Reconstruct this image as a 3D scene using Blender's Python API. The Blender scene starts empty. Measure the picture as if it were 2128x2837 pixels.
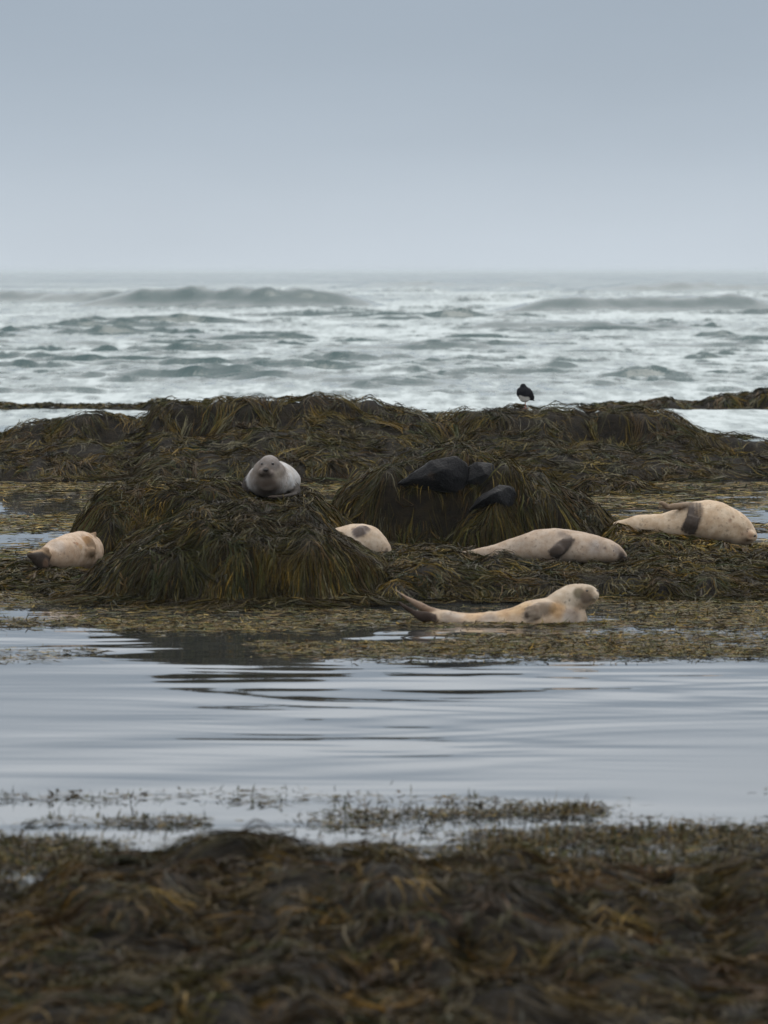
import bpy, bmesh, math
import numpy as np
from mathutils import Vector, kdtree
from mathutils.bvhtree import BVHTree

sc = bpy.context.scene
col = sc.collection
R = math.radians

# ------------------------------------------------------------------ camera
CAM_Z = 2.6                       # eye height above the water
F = 11280.0                       # focal length in photo pixels
UC, VC, VH = 1064.0, 1418.5, 752.0
PITCH = math.atan((VC - VH) / F)
cam_d = bpy.data.cameras.new('camera')
cam_d.sensor_fit = 'HORIZONTAL'
cam_d.sensor_width = 24.0
cam_d.lens = F / 2128.0 * 24.0
cam_d.clip_start = 0.5
cam_d.clip_end = 60000.0
cam_d.dof.use_dof = True
cam_d.dof.focus_distance = 40.0
cam_d.dof.aperture_fstop = 3.5
cam = bpy.data.objects.new('camera', cam_d)
cam.location = (0, 0, CAM_Z)
cam.rotation_euler = (math.pi / 2 - PITCH, 0, 0)
col.objects.link(cam)
sc.camera = cam

# ------------------------------------------------------------------ sky
SUN_EL, SUN_AZ = R(58), R(25)     # azimuth measured from +Y (sea) towards +X
world = bpy.data.worlds.new('World')
sc.world = world
world.use_nodes = True
nt = world.node_tree
nt.nodes.clear()
wo = nt.nodes.new('ShaderNodeOutputWorld')
bg = nt.nodes.new('ShaderNodeBackground')
bg.inputs['Strength'].default_value = 0.1
sky = nt.nodes.new('ShaderNodeTexSky')
sky.sky_type = 'NISHITA'
sky.sun_disc = False
sky.sun_elevation = SUN_EL
sky.sun_rotation = SUN_AZ
sky.dust_density = 4.0
tc = nt.nodes.new('ShaderNodeTexCoord')
sep = nt.nodes.new('ShaderNodeSeparateXYZ')
nt.links.new(tc.outputs['Generated'], sep.inputs[0])
ramp = nt.nodes.new('ShaderNodeValToRGB')          # overcast veil, lighter at the zenith; raised above the frame to brighten the water
ramp.color_ramp.interpolation = 'B_SPLINE'
els = ramp.color_ramp.elements
els[0].position = 0.0
els[0].color = (0.55, 0.61, 0.67, 1)
els[1].position = 1.0
els[1].color = (1.55, 1.57, 1.58, 1)
for p, c in ((0.03, (0.435, 0.505, 0.58, 1)), (0.085, (0.205, 0.265, 0.345, 1)), (0.145, (0.88, 0.94, 1.0, 1)),
             (0.35, (1.05, 1.09, 1.13, 1))):
    e = els.new(p)
    e.color = c
nt.links.new(sep.outputs['Z'], ramp.inputs['Fac'])
up10 = nt.nodes.new('ShaderNodeVectorMath')
up10.operation = 'SCALE'
up10.inputs['Scale'].default_value = 10.0
nt.links.new(ramp.outputs['Color'], up10.inputs[0])
cloud = nt.nodes.new('ShaderNodeTexNoise')         # faint layers in the cloud, the whole way round
cmap = nt.nodes.new('ShaderNodeMapping')
cmap.inputs['Scale'].default_value = (5.0, 5.0, 16.0)
nt.links.new(tc.outputs['Generated'], cmap.inputs['Vector'])
nt.links.new(cmap.outputs['Vector'], cloud.inputs['Vector'])
cloud.inputs['Scale'].default_value = 1.6
cloud.inputs['Detail'].default_value = 4.0
cmr = nt.nodes.new('ShaderNodeMapRange')
cmr.inputs['From Min'].default_value = 0.3
cmr.inputs['From Max'].default_value = 0.7
cmr.inputs['To Min'].default_value = 9.7
cmr.inputs['To Max'].default_value = 10.3
nt.links.new(cloud.outputs['Fac'], cmr.inputs['Value'])
nt.links.new(cmr.outputs[0], up10.inputs['Scale'])
mixs = nt.nodes.new('ShaderNodeMix')
mixs.data_type = 'RGBA'
mixs.inputs[0].default_value = 0.94                # thick cloud: little clear sky left
nt.links.new(sky.outputs['Color'], mixs.inputs[6])
nt.links.new(up10.outputs['Vector'], mixs.inputs[7])
nt.links.new(mixs.outputs[2], bg.inputs['Color'])
nt.links.new(bg.outputs[0], wo.inputs['Surface'])

# ------------------------------------------------------------------ sun through cloud
sun_d = bpy.data.lights.new('sun', 'SUN')
sun_d.energy = 1.0
sun_d.angle = R(35)
sun_d.color = (1.0, 0.95, 0.88)
sun = bpy.data.objects.new('sun', sun_d)
sdir = Vector((math.sin(SUN_AZ) * math.cos(SUN_EL), math.cos(SUN_AZ) * math.cos(SUN_EL), math.sin(SUN_EL)))
sun.rotation_euler = sdir.to_track_quat('Z', 'Y').to_euler()
sun.location = (0, 20, 30)
col.objects.link(sun)

sc.view_settings.view_transform = 'Standard'
sc.view_settings.look = 'None'
sc.view_settings.exposure = 0.18
sc.view_settings.gamma = 1.0
sc.cycles.max_bounces = 5
sc.cycles.diffuse_bounces = 2
sc.cycles.glossy_bounces = 3
sc.cycles.transmission_bounces = 2
sc.cycles.transparent_max_bounces = 4
sc.cycles.volume_bounces = 1
sc.cycles.caustics_reflective = False
sc.cycles.caustics_refractive = False
sc.cycles.use_denoising = True


# ------------------------------------------------------------------ helpers
def at(u, v, D):
    """world point seen at photo pixel (u, v) when it stands D metres out"""
    xr, yu = (u - UC) / F, (VC - v) / F
    cp, sp = math.cos(PITCH), math.sin(PITCH)
    dy, dz = cp + yu * sp, -sp + yu * cp
    s = D / dy
    return Vector((xr * s, D, CAM_Z + dz * s))


def ray(u, v):
    d = at(u, v, 10.0) - Vector((0, 0, CAM_Z))
    return Vector((0, 0, CAM_Z)), d.normalized()


_T = {}


def vnoise(x, y, seed=0):
    if seed not in _T:
        _T[seed] = np.random.RandomState(seed + 17).rand(256, 256)
    t = _T[seed]
    xf, yf = np.floor(x), np.floor(y)
    xi, yi = xf.astype(np.int64) & 255, yf.astype(np.int64) & 255
    fx, fy = x - xf, y - yf
    fx = fx * fx * fx * (fx * (fx * 6 - 15) + 10)
    fy = fy * fy * fy * (fy * (fy * 6 - 15) + 10)
    x1, y1 = (xi + 1) & 255, (yi + 1) & 255
    return ((t[xi, yi] * (1 - fx) + t[x1, yi] * fx) * (1 - fy) + (t[xi, y1] * (1 - fx) + t[x1, y1] * fx) * fy) * 2 - 1


def fbm(x, y, seed=0, octv=4, gain=0.5):
    r, a, f = 0.0, 1.0, 1.0
    for k in range(octv):
        r = r + a * vnoise(x * f + 31.7 * k, y * f + 11.3 * k, seed + k)
        a *= gain
        f *= 2.03
    return r


def mesh_from(name, verts, quads=None, tris=None, cols=None, smooth=True):
    me = bpy.data.meshes.new(name)
    verts = np.asarray(verts, np.float32)
    me.vertices.add(len(verts))
    me.vertices.foreach_set('co', verts.ravel())
    arrs, starts, n0 = [], [], 0
    for a, k in ((quads, 4), (tris, 3)):
        if a is not None and len(a):
            a = np.asarray(a, np.int32)
            arrs.append(a.ravel())
            starts.append(n0 + np.arange(len(a), dtype=np.int32) * k)
            n0 += a.size
    loops = np.concatenate(arrs)
    starts = np.concatenate(starts)
    me.loops.add(len(loops))
    me.loops.foreach_set('vertex_index', loops)
    me.polygons.add(len(starts))
    me.polygons.foreach_set('loop_start', starts)
    me.update(calc_edges=True)
    if smooth:
        me.polygons.foreach_set('use_smooth', np.ones(len(starts), bool))
    if cols is not None:
        at_ = me.color_attributes.new('col', 'FLOAT_COLOR', 'POINT')
        c4 = np.ones((len(verts), 4), np.float32)
        c4[:, :3] = cols
        at_.data.foreach_set('color', c4.ravel())
    me.validate()
    return me


def obj(name, me, mat, parent=None):
    o = bpy.data.objects.new(name, me)
    col.objects.link(o)
    if mat is not None:
        me.materials.append(mat)
    if parent is not None:
        o.parent = parent
    return o


def empty(name, loc):
    o = bpy.data.objects.new(name, None)
    o.empty_display_size = 0.1
    o.location = loc
    col.objects.link(o)
    return o


def tag(o, label=None, cat=None, group=None, kind=None):
    if label:
        o['label'] = label
    if cat:
        o['category'] = cat
    if group:
        o['group'] = group
    if kind:
        o['kind'] = kind
    return o


# ------------------------------------------------------------------ materials
def new_mat(name):
    m = bpy.data.materials.new(name)
    m.use_nodes = True
    n = m.node_tree
    b = n.nodes['Principled BSDF']
    return m, n, b


def noise_node(n, scale, detail=4, rough=0.55, vec=None):
    t = n.nodes.new('ShaderNodeTexNoise')
    t.inputs['Scale'].default_value = scale
    t.inputs['Detail'].default_value = detail
    t.inputs['Roughness'].default_value = rough
    if vec is not None:
        n.links.new(vec, t.inputs['Vector'])
    return t


def math_node(n, op, a, b=None, clamp=False):
    m = n.nodes.new('ShaderNodeMath')
    m.operation = op
    m.use_clamp = clamp
    for i, v in enumerate((a, b)):
        if v is None:
            continue
        if isinstance(v, (int, float)):
            m.inputs[i].default_value = v
        else:
            n.links.new(v, m.inputs[i])
    return m.outputs[0]


def map_range(n, val, a, b, c, d, smooth=True):
    m = n.nodes.new('ShaderNodeMapRange')
    if smooth:
        m.interpolation_type = 'SMOOTHSTEP'
    n.links.new(val, m.inputs['Value'])
    for k, x in zip(('From Min', 'From Max', 'To Min', 'To Max'), (a, b, c, d)):
        m.inputs[k].default_value = x
    return m.outputs[0]


def mix_col(n, fac, a, b, mode='MIX'):
    m = n.nodes.new('ShaderNodeMix')
    m.data_type = 'RGBA'
    m.blend_type = mode
    for i, v in ((0, fac), (6, a), (7, b)):
        if isinstance(v, (int, float)):
            m.inputs[i].default_value = v
        elif isinstance(v, tuple):
            m.inputs[i].default_value = v if len(v) == 4 else (*v, 1)
        else:
            n.links.new(v, m.inputs[i])
    return m.outputs[2]


def geo_pos(n):
    return n.nodes.new('ShaderNodeNewGeometry').outputs['Position']


def scaled(n, vec, s):
    m = n.nodes.new('ShaderNodeVectorMath')
    m.operation = 'MULTIPLY'
    n.links.new(vec, m.inputs[0])
    m.inputs[1].default_value = s
    return m.outputs[0]


def attr_col(n):
    a = n.nodes.new('ShaderNodeAttribute')
    a.attribute_name = 'col'
    return a.outputs['Color']


def make_weed():
    m, n, b = new_mat('wet_seaweed')
    c = attr_col(n)
    t = noise_node(n, 60, 2, vec=geo_pos(n))
    f = map_range(n, t.outputs['Fac'], 0.35, 0.7, 0.7, 1.25)
    m2 = n.nodes.new('ShaderNodeVectorMath')
    m2.operation = 'SCALE'
    n.links.new(c, m2.inputs[0])
    n.links.new(f, m2.inputs['Scale'])
    n.links.new(m2.outputs[0], b.inputs['Base Color'])
    b.inputs['Roughness'].default_value = 0.5
    b.inputs['Specular IOR Level'].default_value = 0.10
    return m


def make_rock():
    m, n, b = new_mat('weedy_rock')
    p = geo_pos(n)
    t = noise_node(n, 9, 6, 0.65, p)
    c = mix_col(n, map_range(n, t.outputs['Fac'], 0.35, 0.65, 0, 1), (0.006, 0.005, 0.004, 1), (0.018, 0.014, 0.008, 1))
    n.links.new(c, b.inputs['Base Color'])
    b.inputs['Roughness'].default_value = 0.7
    b.inputs['Specular IOR Level'].default_value = 0.06
    bu = n.nodes.new('ShaderNodeBump')
    bu.inputs['Strength'].default_value = 0.6
    bu.inputs['Distance'].default_value = 0.03
    n.links.new(noise_node(n, 40, 5, 0.6, p).outputs['Fac'], bu.inputs['Height'])
    n.links.new(bu.outputs[0], b.inputs['Normal'])
    return m


def make_basalt():
    m, n, b = new_mat('black_basalt')
    p = geo_pos(n)
    t = noise_node(n, 6, 7, 0.65, p)
    c = mix_col(n, map_range(n, t.outputs['Fac'], 0.38, 0.66, 0, 1), (0.006, 0.0065, 0.008, 1), (0.018, 0.018, 0.020, 1))
    t2 = noise_node(n, 4, 4, 0.6, p)
    c = mix_col(n, map_range(n, t2.outputs['Fac'], 0.58, 0.72, 0, 0.8), c, (0.035, 0.020, 0.008, 1))
    n.links.new(c, b.inputs['Base Color'])
    n.links.new(map_range(n, t.outputs['Fac'], 0.3, 0.7, 0.28, 0.6), b.inputs['Roughness'])
    b.inputs['Specular IOR Level'].default_value = 0.15
    bu = n.nodes.new('ShaderNodeBump')
    bu.inputs['Strength'].default_value = 1.0
    bu.inputs['Distance'].default_value = 0.02
    n.links.new(noise_node(n, 35, 6, 0.65, p).outputs['Fac'], bu.inputs['Height'])
    n.links.new(bu.outputs[0], b.inputs['Normal'])
    return m


def make_fur():
    m, n, b = new_mat('seal_fur')
    p = geo_pos(n)
    c = attr_col(n)
    t = noise_node(n, 14, 5, 0.6, p)
    c = mix_col(n, map_range(n, t.outputs['Fac'], 0.3, 0.7, 0.0, 0.55), c, (0.62, 0.50, 0.38, 1), 'MULTIPLY')
    big = noise_node(n, 5, 5, 0.65, p)
    c = mix_col(n, map_range(n, big.outputs['Fac'], 0.45, 0.68, 0.0, 0.5), c, (0.66, 0.58, 0.50, 1), 'MULTIPLY')
    sp = noise_node(n, 34, 2, 0.5, p)
    c = mix_col(n, map_range(n, sp.outputs['Fac'], 0.60, 0.72, 0, 0.42), c, (0.10, 0.08, 0.065, 1))
    n.links.new(c, b.inputs['Base Color'])
    b.inputs['Roughness'].default_value = 0.62
    b.inputs['Specular IOR Level'].default_value = 0.12
    bu = n.nodes.new('ShaderNodeBump')
    bu.inputs['Strength'].default_value = 0.35
    bu.inputs['Distance'].default_value = 0.008
    n.links.new(noise_node(n, 45, 4, 0.6, p).outputs['Fac'], bu.inputs['Height'])
    n.links.new(bu.outputs[0], b.inputs['Normal'])
    return m


def make_plain(name, c, rough, spec=0.5):
    m, n, b = new_mat(name)
    t = noise_node(n, 60, 3, 0.5, geo_pos(n))
    cc = mix_col(n, map_range(n, t.outputs['Fac'], 0.3, 0.7, 0, 0.4), (*c, 1), (c[0] * .6, c[1] * .6, c[2] * .6, 1))
    n.links.new(cc, b.inputs['Base Color'])
    b.inputs['Roughness'].default_value = rough
    b.inputs['Specular IOR Level'].default_value = spec
    return m


def make_feather():
    m, n, b = new_mat('plumage')
    c = attr_col(n)
    n.links.new(c, b.inputs['Base Color'])
    b.inputs['Roughness'].default_value = 0.7
    b.inputs['Specular IOR Level'].default_value = 0.1
    bu = n.nodes.new('ShaderNodeBump')
    bu.inputs['Strength'].default_value = 0.4
    bu.inputs['Distance'].default_value = 0.006
    n.links.new(noise_node(n, 90, 3, 0.6, geo_pos(n)).outputs['Fac'], bu.inputs['Height'])
    n.links.new(bu.outputs[0], b.inputs['Normal'])
    return m


def make_lagoon():
    m, n, b = new_mat('lagoon_water')
    b.inputs['Base Color'].default_value = (0.03, 0.034, 0.034, 1)
    b.inputs['Roughness'].default_value = 0.03
    b.inputs['IOR'].default_value = 1.55
    return m


def make_sea():
    m, n, b = new_mat('surf_water')
    p = geo_pos(n)
    at_ = n.nodes.new('ShaderNodeAttribute')
    at_.attribute_name = 'col'
    foamv = at_.outputs['Fac']
    w1 = noise_node(n, 1.0, 7, 0.68, scaled(n, p, (0.24, 0.045, 0.3)))
    w2 = noise_node(n, 1.0, 6, 0.7, scaled(n, p, (0.95, 0.15, 0.8)))
    s = math_node(n, 'ADD', math_node(n, 'MULTIPLY', w1.outputs['Fac'], 0.6), math_node(n, 'MULTIPLY', w2.outputs['Fac'], 0.4))
    w3 = noise_node(n, 1.0, 4, 0.65, scaled(n, p, (2.6, 0.42, 2.0)))
    s = math_node(n, 'ADD', s, math_node(n, 'MULTIPLY', math_node(n, 'SUBTRACT', w3.outputs['Fac'], 0.5), 0.6))
    s = math_node(n, 'ADD', s, math_node(n, 'MULTIPLY', math_node(n, 'SUBTRACT', foamv, 0.5), 0.5))
    fac = map_range(n, s, 0.45, 0.76, 0.0, 0.95)
    c = mix_col(n, fac, (0.020, 0.062, 0.066, 1), (0.56, 0.62, 0.635, 1))
    n.links.new(c, b.inputs['Base Color'])
    n.links.new(map_range(n, fac, 0, 1, 0.16, 0.8), b.inputs['Roughness'])
    n.links.new(map_range(n, fac, 0, 1, 0.5, 0.15), b.inputs['Specular IOR Level'])
    b.inputs['IOR'].default_value = 1.33
    bu = n.nodes.new('ShaderNodeBump')
    bu.inputs['Strength'].default_value = 0.5
    bu.inputs['Distance'].default_value = 0.15
    n.links.new(w2.outputs['Fac'], bu.inputs['Height'])
    n.links.new(bu.outputs[0], b.inputs['Normal'])
    return m


WEED, ROCK, BASALT, FUR = make_weed(), make_rock(), make_basalt(), make_fur()
LAGOON, SEA, PLUME = make_lagoon(), make_sea(), make_feather()
EYE = make_plain('dark_eye', (0.01, 0.008, 0.008), 0.12, 0.6)
NOSE = make_plain('wet_black_nose', (0.015, 0.012, 0.012), 0.3, 0.5)
LEGM = make_plain('pink_leg', (0.42, 0.16, 0.12), 0.5)
WHISK = make_plain('whisker_hair', (0.55, 0.5, 0.42), 0.5)


# ------------------------------------------------------------------ water
def grid_mesh(name, X, Y, Z, cols=None):
    nr, nc = X.shape
    v = np.stack([X, Y, Z], -1).reshape(-1, 3)
    i = np.arange(nr * nc).reshape(nr, nc)
    q = np.stack([i[:-1, :-1], i[:-1, 1:], i[1:, 1:], i[1:, :-1]], -1).reshape(-1, 4)
    return mesh_from(name, v, quads=q, cols=None if cols is None else cols.reshape(-1, 3))


Y_JOIN = 58.0
ys = np.concatenate([np.linspace(4, 13, 40, endpoint=False), np.linspace(13, 32, 440, endpoint=False), np.linspace(32, Y_JOIN, 180)])
ts = np.concatenate([np.linspace(-1, -0.3, 12, endpoint=False), np.linspace(-0.3, 0.3, 100, endpoint=False), np.linspace(0.3, 1, 13)])
Yg = np.repeat(ys[:, None], len(ts), 1)
Xg = ts[None, :] * (4 + 0.42 * Yg)


def ripples(x, y):
    rs = np.random.RandomState(3)
    z = np.zeros_like(x)
    calm = np.clip(0.5 + 0.9 * vnoise(x * 0.45 + 4, y * 0.35, 41) + 0.12 * (x - 0.4), 0.12, 1.4)
    wx = x + 0.35 * vnoise(x * 0.8, y * 0.8, 42)
    wy = y + 0.16 * vnoise(x * 0.55, y * 1.3, 43)
    for k in range(16):
        lam = 0.16 * (1.18 ** k)
        th = rs.normal(0.14, 0.3)
        ph = rs.rand() * 6.28
        a = lam * 0.0013 * rs.uniform(0.6, 1.3)
        env = np.clip(0.6 + vnoise(x * 0.7 + k * 9, y * 0.9, 44 + k % 3), 0, 2)
        z += a * env * np.sin((wx * math.sin(th) + wy * math.cos(th)) * 6.2832 / lam + ph)
    fade = np.clip((Y_JOIN - y) / 4, 0, 1)
    return z * calm * fade


o = obj('lagoon', grid_mesh('lagoon', Xg, Yg, ripples(Xg, Yg)), LAGOON)
tag(o, kind='structure')

# open sea with chop and breakers
rows = [Y_JOIN]
while rows[-1] < 30000:
    y = rows[-1]
    rows.append(y + (0.26 if y < 160 else 0.26 * (y / 160) ** 1.8))
ys = np.array(rows)
ts = np.concatenate([np.linspace(-0.9, -0.13, 24, endpoint=False), np.linspace(-0.125, 0.125, 180, endpoint=False), np.linspace(0.13, 0.9, 25)])
Yg = np.repeat(ys[:, None], len(ts), 1)
Xg = ts[None, :] * Yg


def swell(x, y, x0, x1, y0, H, w, slant, seed):
    """one breaking swell: crest along x, steep face towards the shore"""
    yc = y0 + slant * x + 3.0 * vnoise(x * 0.12, x * 0 + seed, 60)
    e = np.clip((x - x0) / (0.25 * (x1 - x0)), 0, 1) * np.clip((x1 - x) / (0.25 * (x1 - x0)), 0, 1)
    e = e * e * (3 - 2 * e) * (1 + 0.25 * vnoise(x * 0.14, x * 0 + seed + 3, 61))
    d = (y - yc) / np.where(y < yc, w * 0.7, w * 1.8)
    return H * e / np.cosh(d * 1.6) ** 1.3


def sea_height(X, Y):
    rs = np.random.RandomState(8)
    z = np.zeros_like(X)
    amp = np.clip((Y - 64) / 40, 0, 1) * np.clip((30000 - Y) / 25000, 0, 1) * np.clip(220 / Y, 0, 1)
    wx = X + 1.2 * vnoise(X * 0.25, Y * 0.2, 50)
    wy = Y + 1.6 * vnoise(X * 0.16, Y * 0.12, 51)
    for k in range(10):
        lam = 1.2 * (1.17 ** k)
        th = rs.normal(0.0, 0.4)
        ph = rs.rand() * 6.28
        a = 0.010 * lam ** 0.8 * rs.uniform(0.6, 1.2)
        env = np.clip(0.25 + 1.5 * vnoise(X / (lam * 1.3) + k * 7.7, Y / (lam * 1.6), 52 + k % 5), 0, 2)
        s_ = np.sin((wx * math.sin(th) + wy * math.cos(th)) * 6.2832 / lam + ph)
        res = np.clip(lam / (0.5 + Y / 260.0) - 0.6, 0, 1)
        z += a * env * res * (2 * ((s_ + 1) / 2) ** 1.7 - 0.8)
    z = z * amp
    # short-crested wavelets, taller further out
    yr = Y[:, 0]
    for k in range(3600):
        d = 29330.0 / rs.uniform(45, 420)
        if d < 68:
            continue
        x0 = rs.uniform(-0.2, 0.2) * d
        H = (0.028 + 0.00027 * min(d, 450)) * rs.gamma(1.8, 1 / 1.8) * np.clip((d - 62) / 40, 0.35, 1)
        wx_, wy_ = H * rs.uniform(4.0, 14.0), max(H * rs.uniform(1.3, 2.2), 0.28 if d < 160 else 0.28 * (d / 160) ** 1.4)
        i0, i1 = np.searchsorted(yr, (d - 6 * wy_, d + 8 * wy_))
        if i1 - i0 < 2:
            continue
        xs_, ys_ = X[i0:i1], Y[i0:i1]
        sl = rs.normal(0, 0.16)
        wob_ = 0.5 * wy_ * vnoise(xs_ / wx_ * 2.2, xs_ * 0 + k * 3.1, 58)
        dy = ys_ - d - sl * (xs_ - x0) - wob_
        g = np.exp(-np.abs((xs_ - x0) / wx_) ** 2.4) * (1 + 0.35 * vnoise(xs_ / wx_ * 3.1, xs_ * 0 + k * 1.7, 59))
        z[i0:i1] += H * g / np.cosh(dy / np.where(dy < 0, wy_ * 0.55, wy_ * 1.5) * 1.5) ** 1.4
    # the larger breakers
    w = np.zeros_like(X)
    w += swell(X, Y, -40, -13, 330, 1.2, 5, 0.02, 1)
    w += swell(X, Y, -24, 2, 285, 1.25, 4.5, -0.03, 2)
    w += swell(X, Y, 5, 27, 250, 1.0, 5, 0.03, 5)
    w += swell(X, Y, 18, 60, 480, 1.3, 10, 0.02, 6)
    w += swell(X, Y, -10, 30, 620, 1.0, 10, 0.0, 7)
    w += swell(X, Y, 7.5, 17, 139, 0.20, 1.2, 0.0, 9)
    w += swell(X, Y, -2.5, 4.5, 136, 0.18, 1.2, 0.05, 10)
    w += swell(X, Y, -16, -8.2, 138, 0.22, 1.2, -0.05, 11)
    w += swell(X, Y, 2, 15, 182, 0.26, 1.8, 0.02, 12)
    return z + w * (1 + 0.16 * fbm(X * 0.6, Y * 0.3, 66, 4)), w


Zg, Wg = sea_height(Xg, Yg)
# foam driven by the water itself: little on the rising faces of swells, more in the broken troughs
gy = np.gradient(Zg, axis=0) / np.gradient(Yg, axis=0)
far = np.clip((Yg - 250) / 700, 0, 1)
near = np.clip((Yg - 60) / 22, 0, 1)
foam = np.clip((0.84 - 0.30 * far) * (0.45 + 0.55 * near) - 2.4 * np.clip(gy - 0.05, 0, 0.5) + 0.16 * fbm(Xg * 0.07, Yg * 0.03, 70, 3)
               - 0.9 * np.clip(Wg / (0.15 + 0.0022 * Yg), 0, 1), 0, 1)
o = obj('sea', grid_mesh('sea', Xg, Yg, Zg, np.repeat(foam[..., None], 3, -1)), SEA)
tag(o, kind='structure')


# ------------------------------------------------------------------ weed covered rocks
DOME = ((0, .25, .45, .62, .76, .87, .95, 1.0), (1, .985, .93, .83, .68, .48, .25, 0))


def seen_at(x, y, z):
    cp, sp = math.cos(PITCH), math.sin(PITCH)
    dz = z - CAM_Z
    f = y * cp - dz * sp
    return UC + F * x / f, VC - F * (y * sp + dz * cp) / f


def bare_spots(spots):
    def f(x, y, z):
        u, v = seen_at(x, y, z)
        r = np.zeros(len(x), bool)
        for cu, cv, ru, rv in spots:
            r |= ((u - cu) / ru) ** 2 + ((v - cv) / rv) ** 2 < 1 + 0.35 * vnoise(u * 0.05, v * 0.05, 95)
        return r
    return f


class Mound:
    def __init__(s, sil, Dr, Df, Db, seed, amp=0.05, ns=2.2, front=DOME, back=DOME, drop=0.4, lumps=0):
        pts = [at(u, v, Dr) for u, v in sil]
        s.xs = np.array([p.x for p in pts])
        s.zs = np.array([p.z for p in pts])
        s.Dr, s.Df, s.Db, s.seed, s.amp, s.ns, s.front, s.back, s.drop = Dr, Df, Db, seed, amp, ns, front, back, drop
        s.zmax = s.zs.max()
        s.x0, s.x1 = s.xs[0] - 0.12, s.xs[-1] + 0.12
        rs = np.random.RandomState(seed + 77)
        s.dents = []
        for _ in range(lumps):
            r_ = rs.uniform(0.07, 0.2)
            s.dents.append((rs.uniform(s.xs[0] + .15, s.xs[-1] - .15), rs.uniform(Df + .1, Dr + .25), r_, r_ * rs.uniform(.7, 1.2), -r_ * rs.uniform(-.35, .6)))
        s.fold = 0.022

    def h(s, x, y):
        zt = np.interp(x, s.xs, s.zs)
        edge = np.clip(np.minimum(x - s.xs[0] + 0.1, s.xs[-1] + 0.1 - x) / 0.1, 0, 1)
        w = np.clip(zt / s.zmax, 0.06, 1) ** 0.36
        yy = y + 0.16 * vnoise(x * 1.6 + 3, y * 1.2, s.seed) + 0.07 * vnoise(x * 5.1, y * 3.0, s.seed + 2)
        f = (s.Dr - yy) / ((s.Dr - s.Df) * w)
        b = (yy - s.Dr) / ((s.Db - s.Dr) * w)
        pr = np.where(yy < s.Dr, np.interp(f, *s.front), np.interp(b, *s.back))
        out = np.maximum(np.maximum(f, b) - 1, 0)
        z = zt * pr + s.amp * fbm(x * s.ns, y * s.ns, s.seed + 5, 4) * np.clip(pr * 2.5, 0, 1)
        z = z + s.fold * fbm(x * 5.5, y * 1.1, s.seed + 9, 3) * np.clip(pr * (1.25 - pr) * 4, 0, 1)
        for (dx, dy, rx, ry, dz) in s.dents:
            z = z - dz * np.exp(-((x - dx) / rx) ** 2 - ((y - dy) / ry) ** 2)
        z = z - np.minimum(out * 1.5, 1) * s.drop
        return np.where(edge < 1, np.minimum(z, z * edge - s.drop * (1 - edge)), z)

    def mesh(s, name, res):
        xs = np.arange(s.x0 - 0.1, s.x1 + 0.1 + res, res)
        ys_ = np.arange(s.Df - 0.25, s.Db + 0.25 + res, res)
        X, Y = np.meshgrid(xs, ys_)
        return grid_mesh(name, X, Y, s.h(X, Y) - 0.012)


def ribbons(P, S, width, c0, c1):
    """P [N,K,3] polylines, S [N,K,3] side vectors, width [N] -> verts, quads, colours"""
    N, K, _ = P.shape
    t = np.linspace(0, 1, K)
    prof = (0.55 + 0.45 * np.sin(np.pi * np.clip(t * 1.1, 0, 1))) * np.clip((1.04 - t) * 5, 0.15, 1)
    rr = np.random.RandomState(N % 9973)
    off = S * (width[:, None] * 0.5 * prof[None, :] * rr.uniform(0.45, 1.6, (N, K)))[..., None]
    P = P + S * rr.normal(0, 0.006, (N, K))[..., None] * t[None, :, None] ** 0.5
    V = np.stack([P - off, P + off], 2).reshape(-1, 3)
    i = np.arange(N * K * 2).reshape(N, K, 2)
    q = np.stack([i[:, :-1, 0], i[:, :-1, 1], i[:, 1:, 1], i[:, 1:, 0]], -1).reshape(-1, 4)
    C = c0[:, None, :] * (1 - t)[None, :, None] + c1[:, None, :] * t[None, :, None]
    C = np.repeat(C[:, :, None, :], 2, 2).reshape(-1, 3)
    return V, q, C


PAL = np.array([(0.058, 0.040, 0.008), (0.038, 0.034, 0.009), (0.020, 0.013, 0.005), (0.088, 0.052, 0.009),
                (0.046, 0.025, 0.008), (0.115, 0.078, 0.022), (0.026, 0.030, 0.011), (0.078, 0.066, 0.045)]) * np.array([0.95, 1.05, 0.9])
PW = np.array([.2, .2, .18, .1, .14, .05, .08, .08])
PW = PW / PW.sum()


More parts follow.
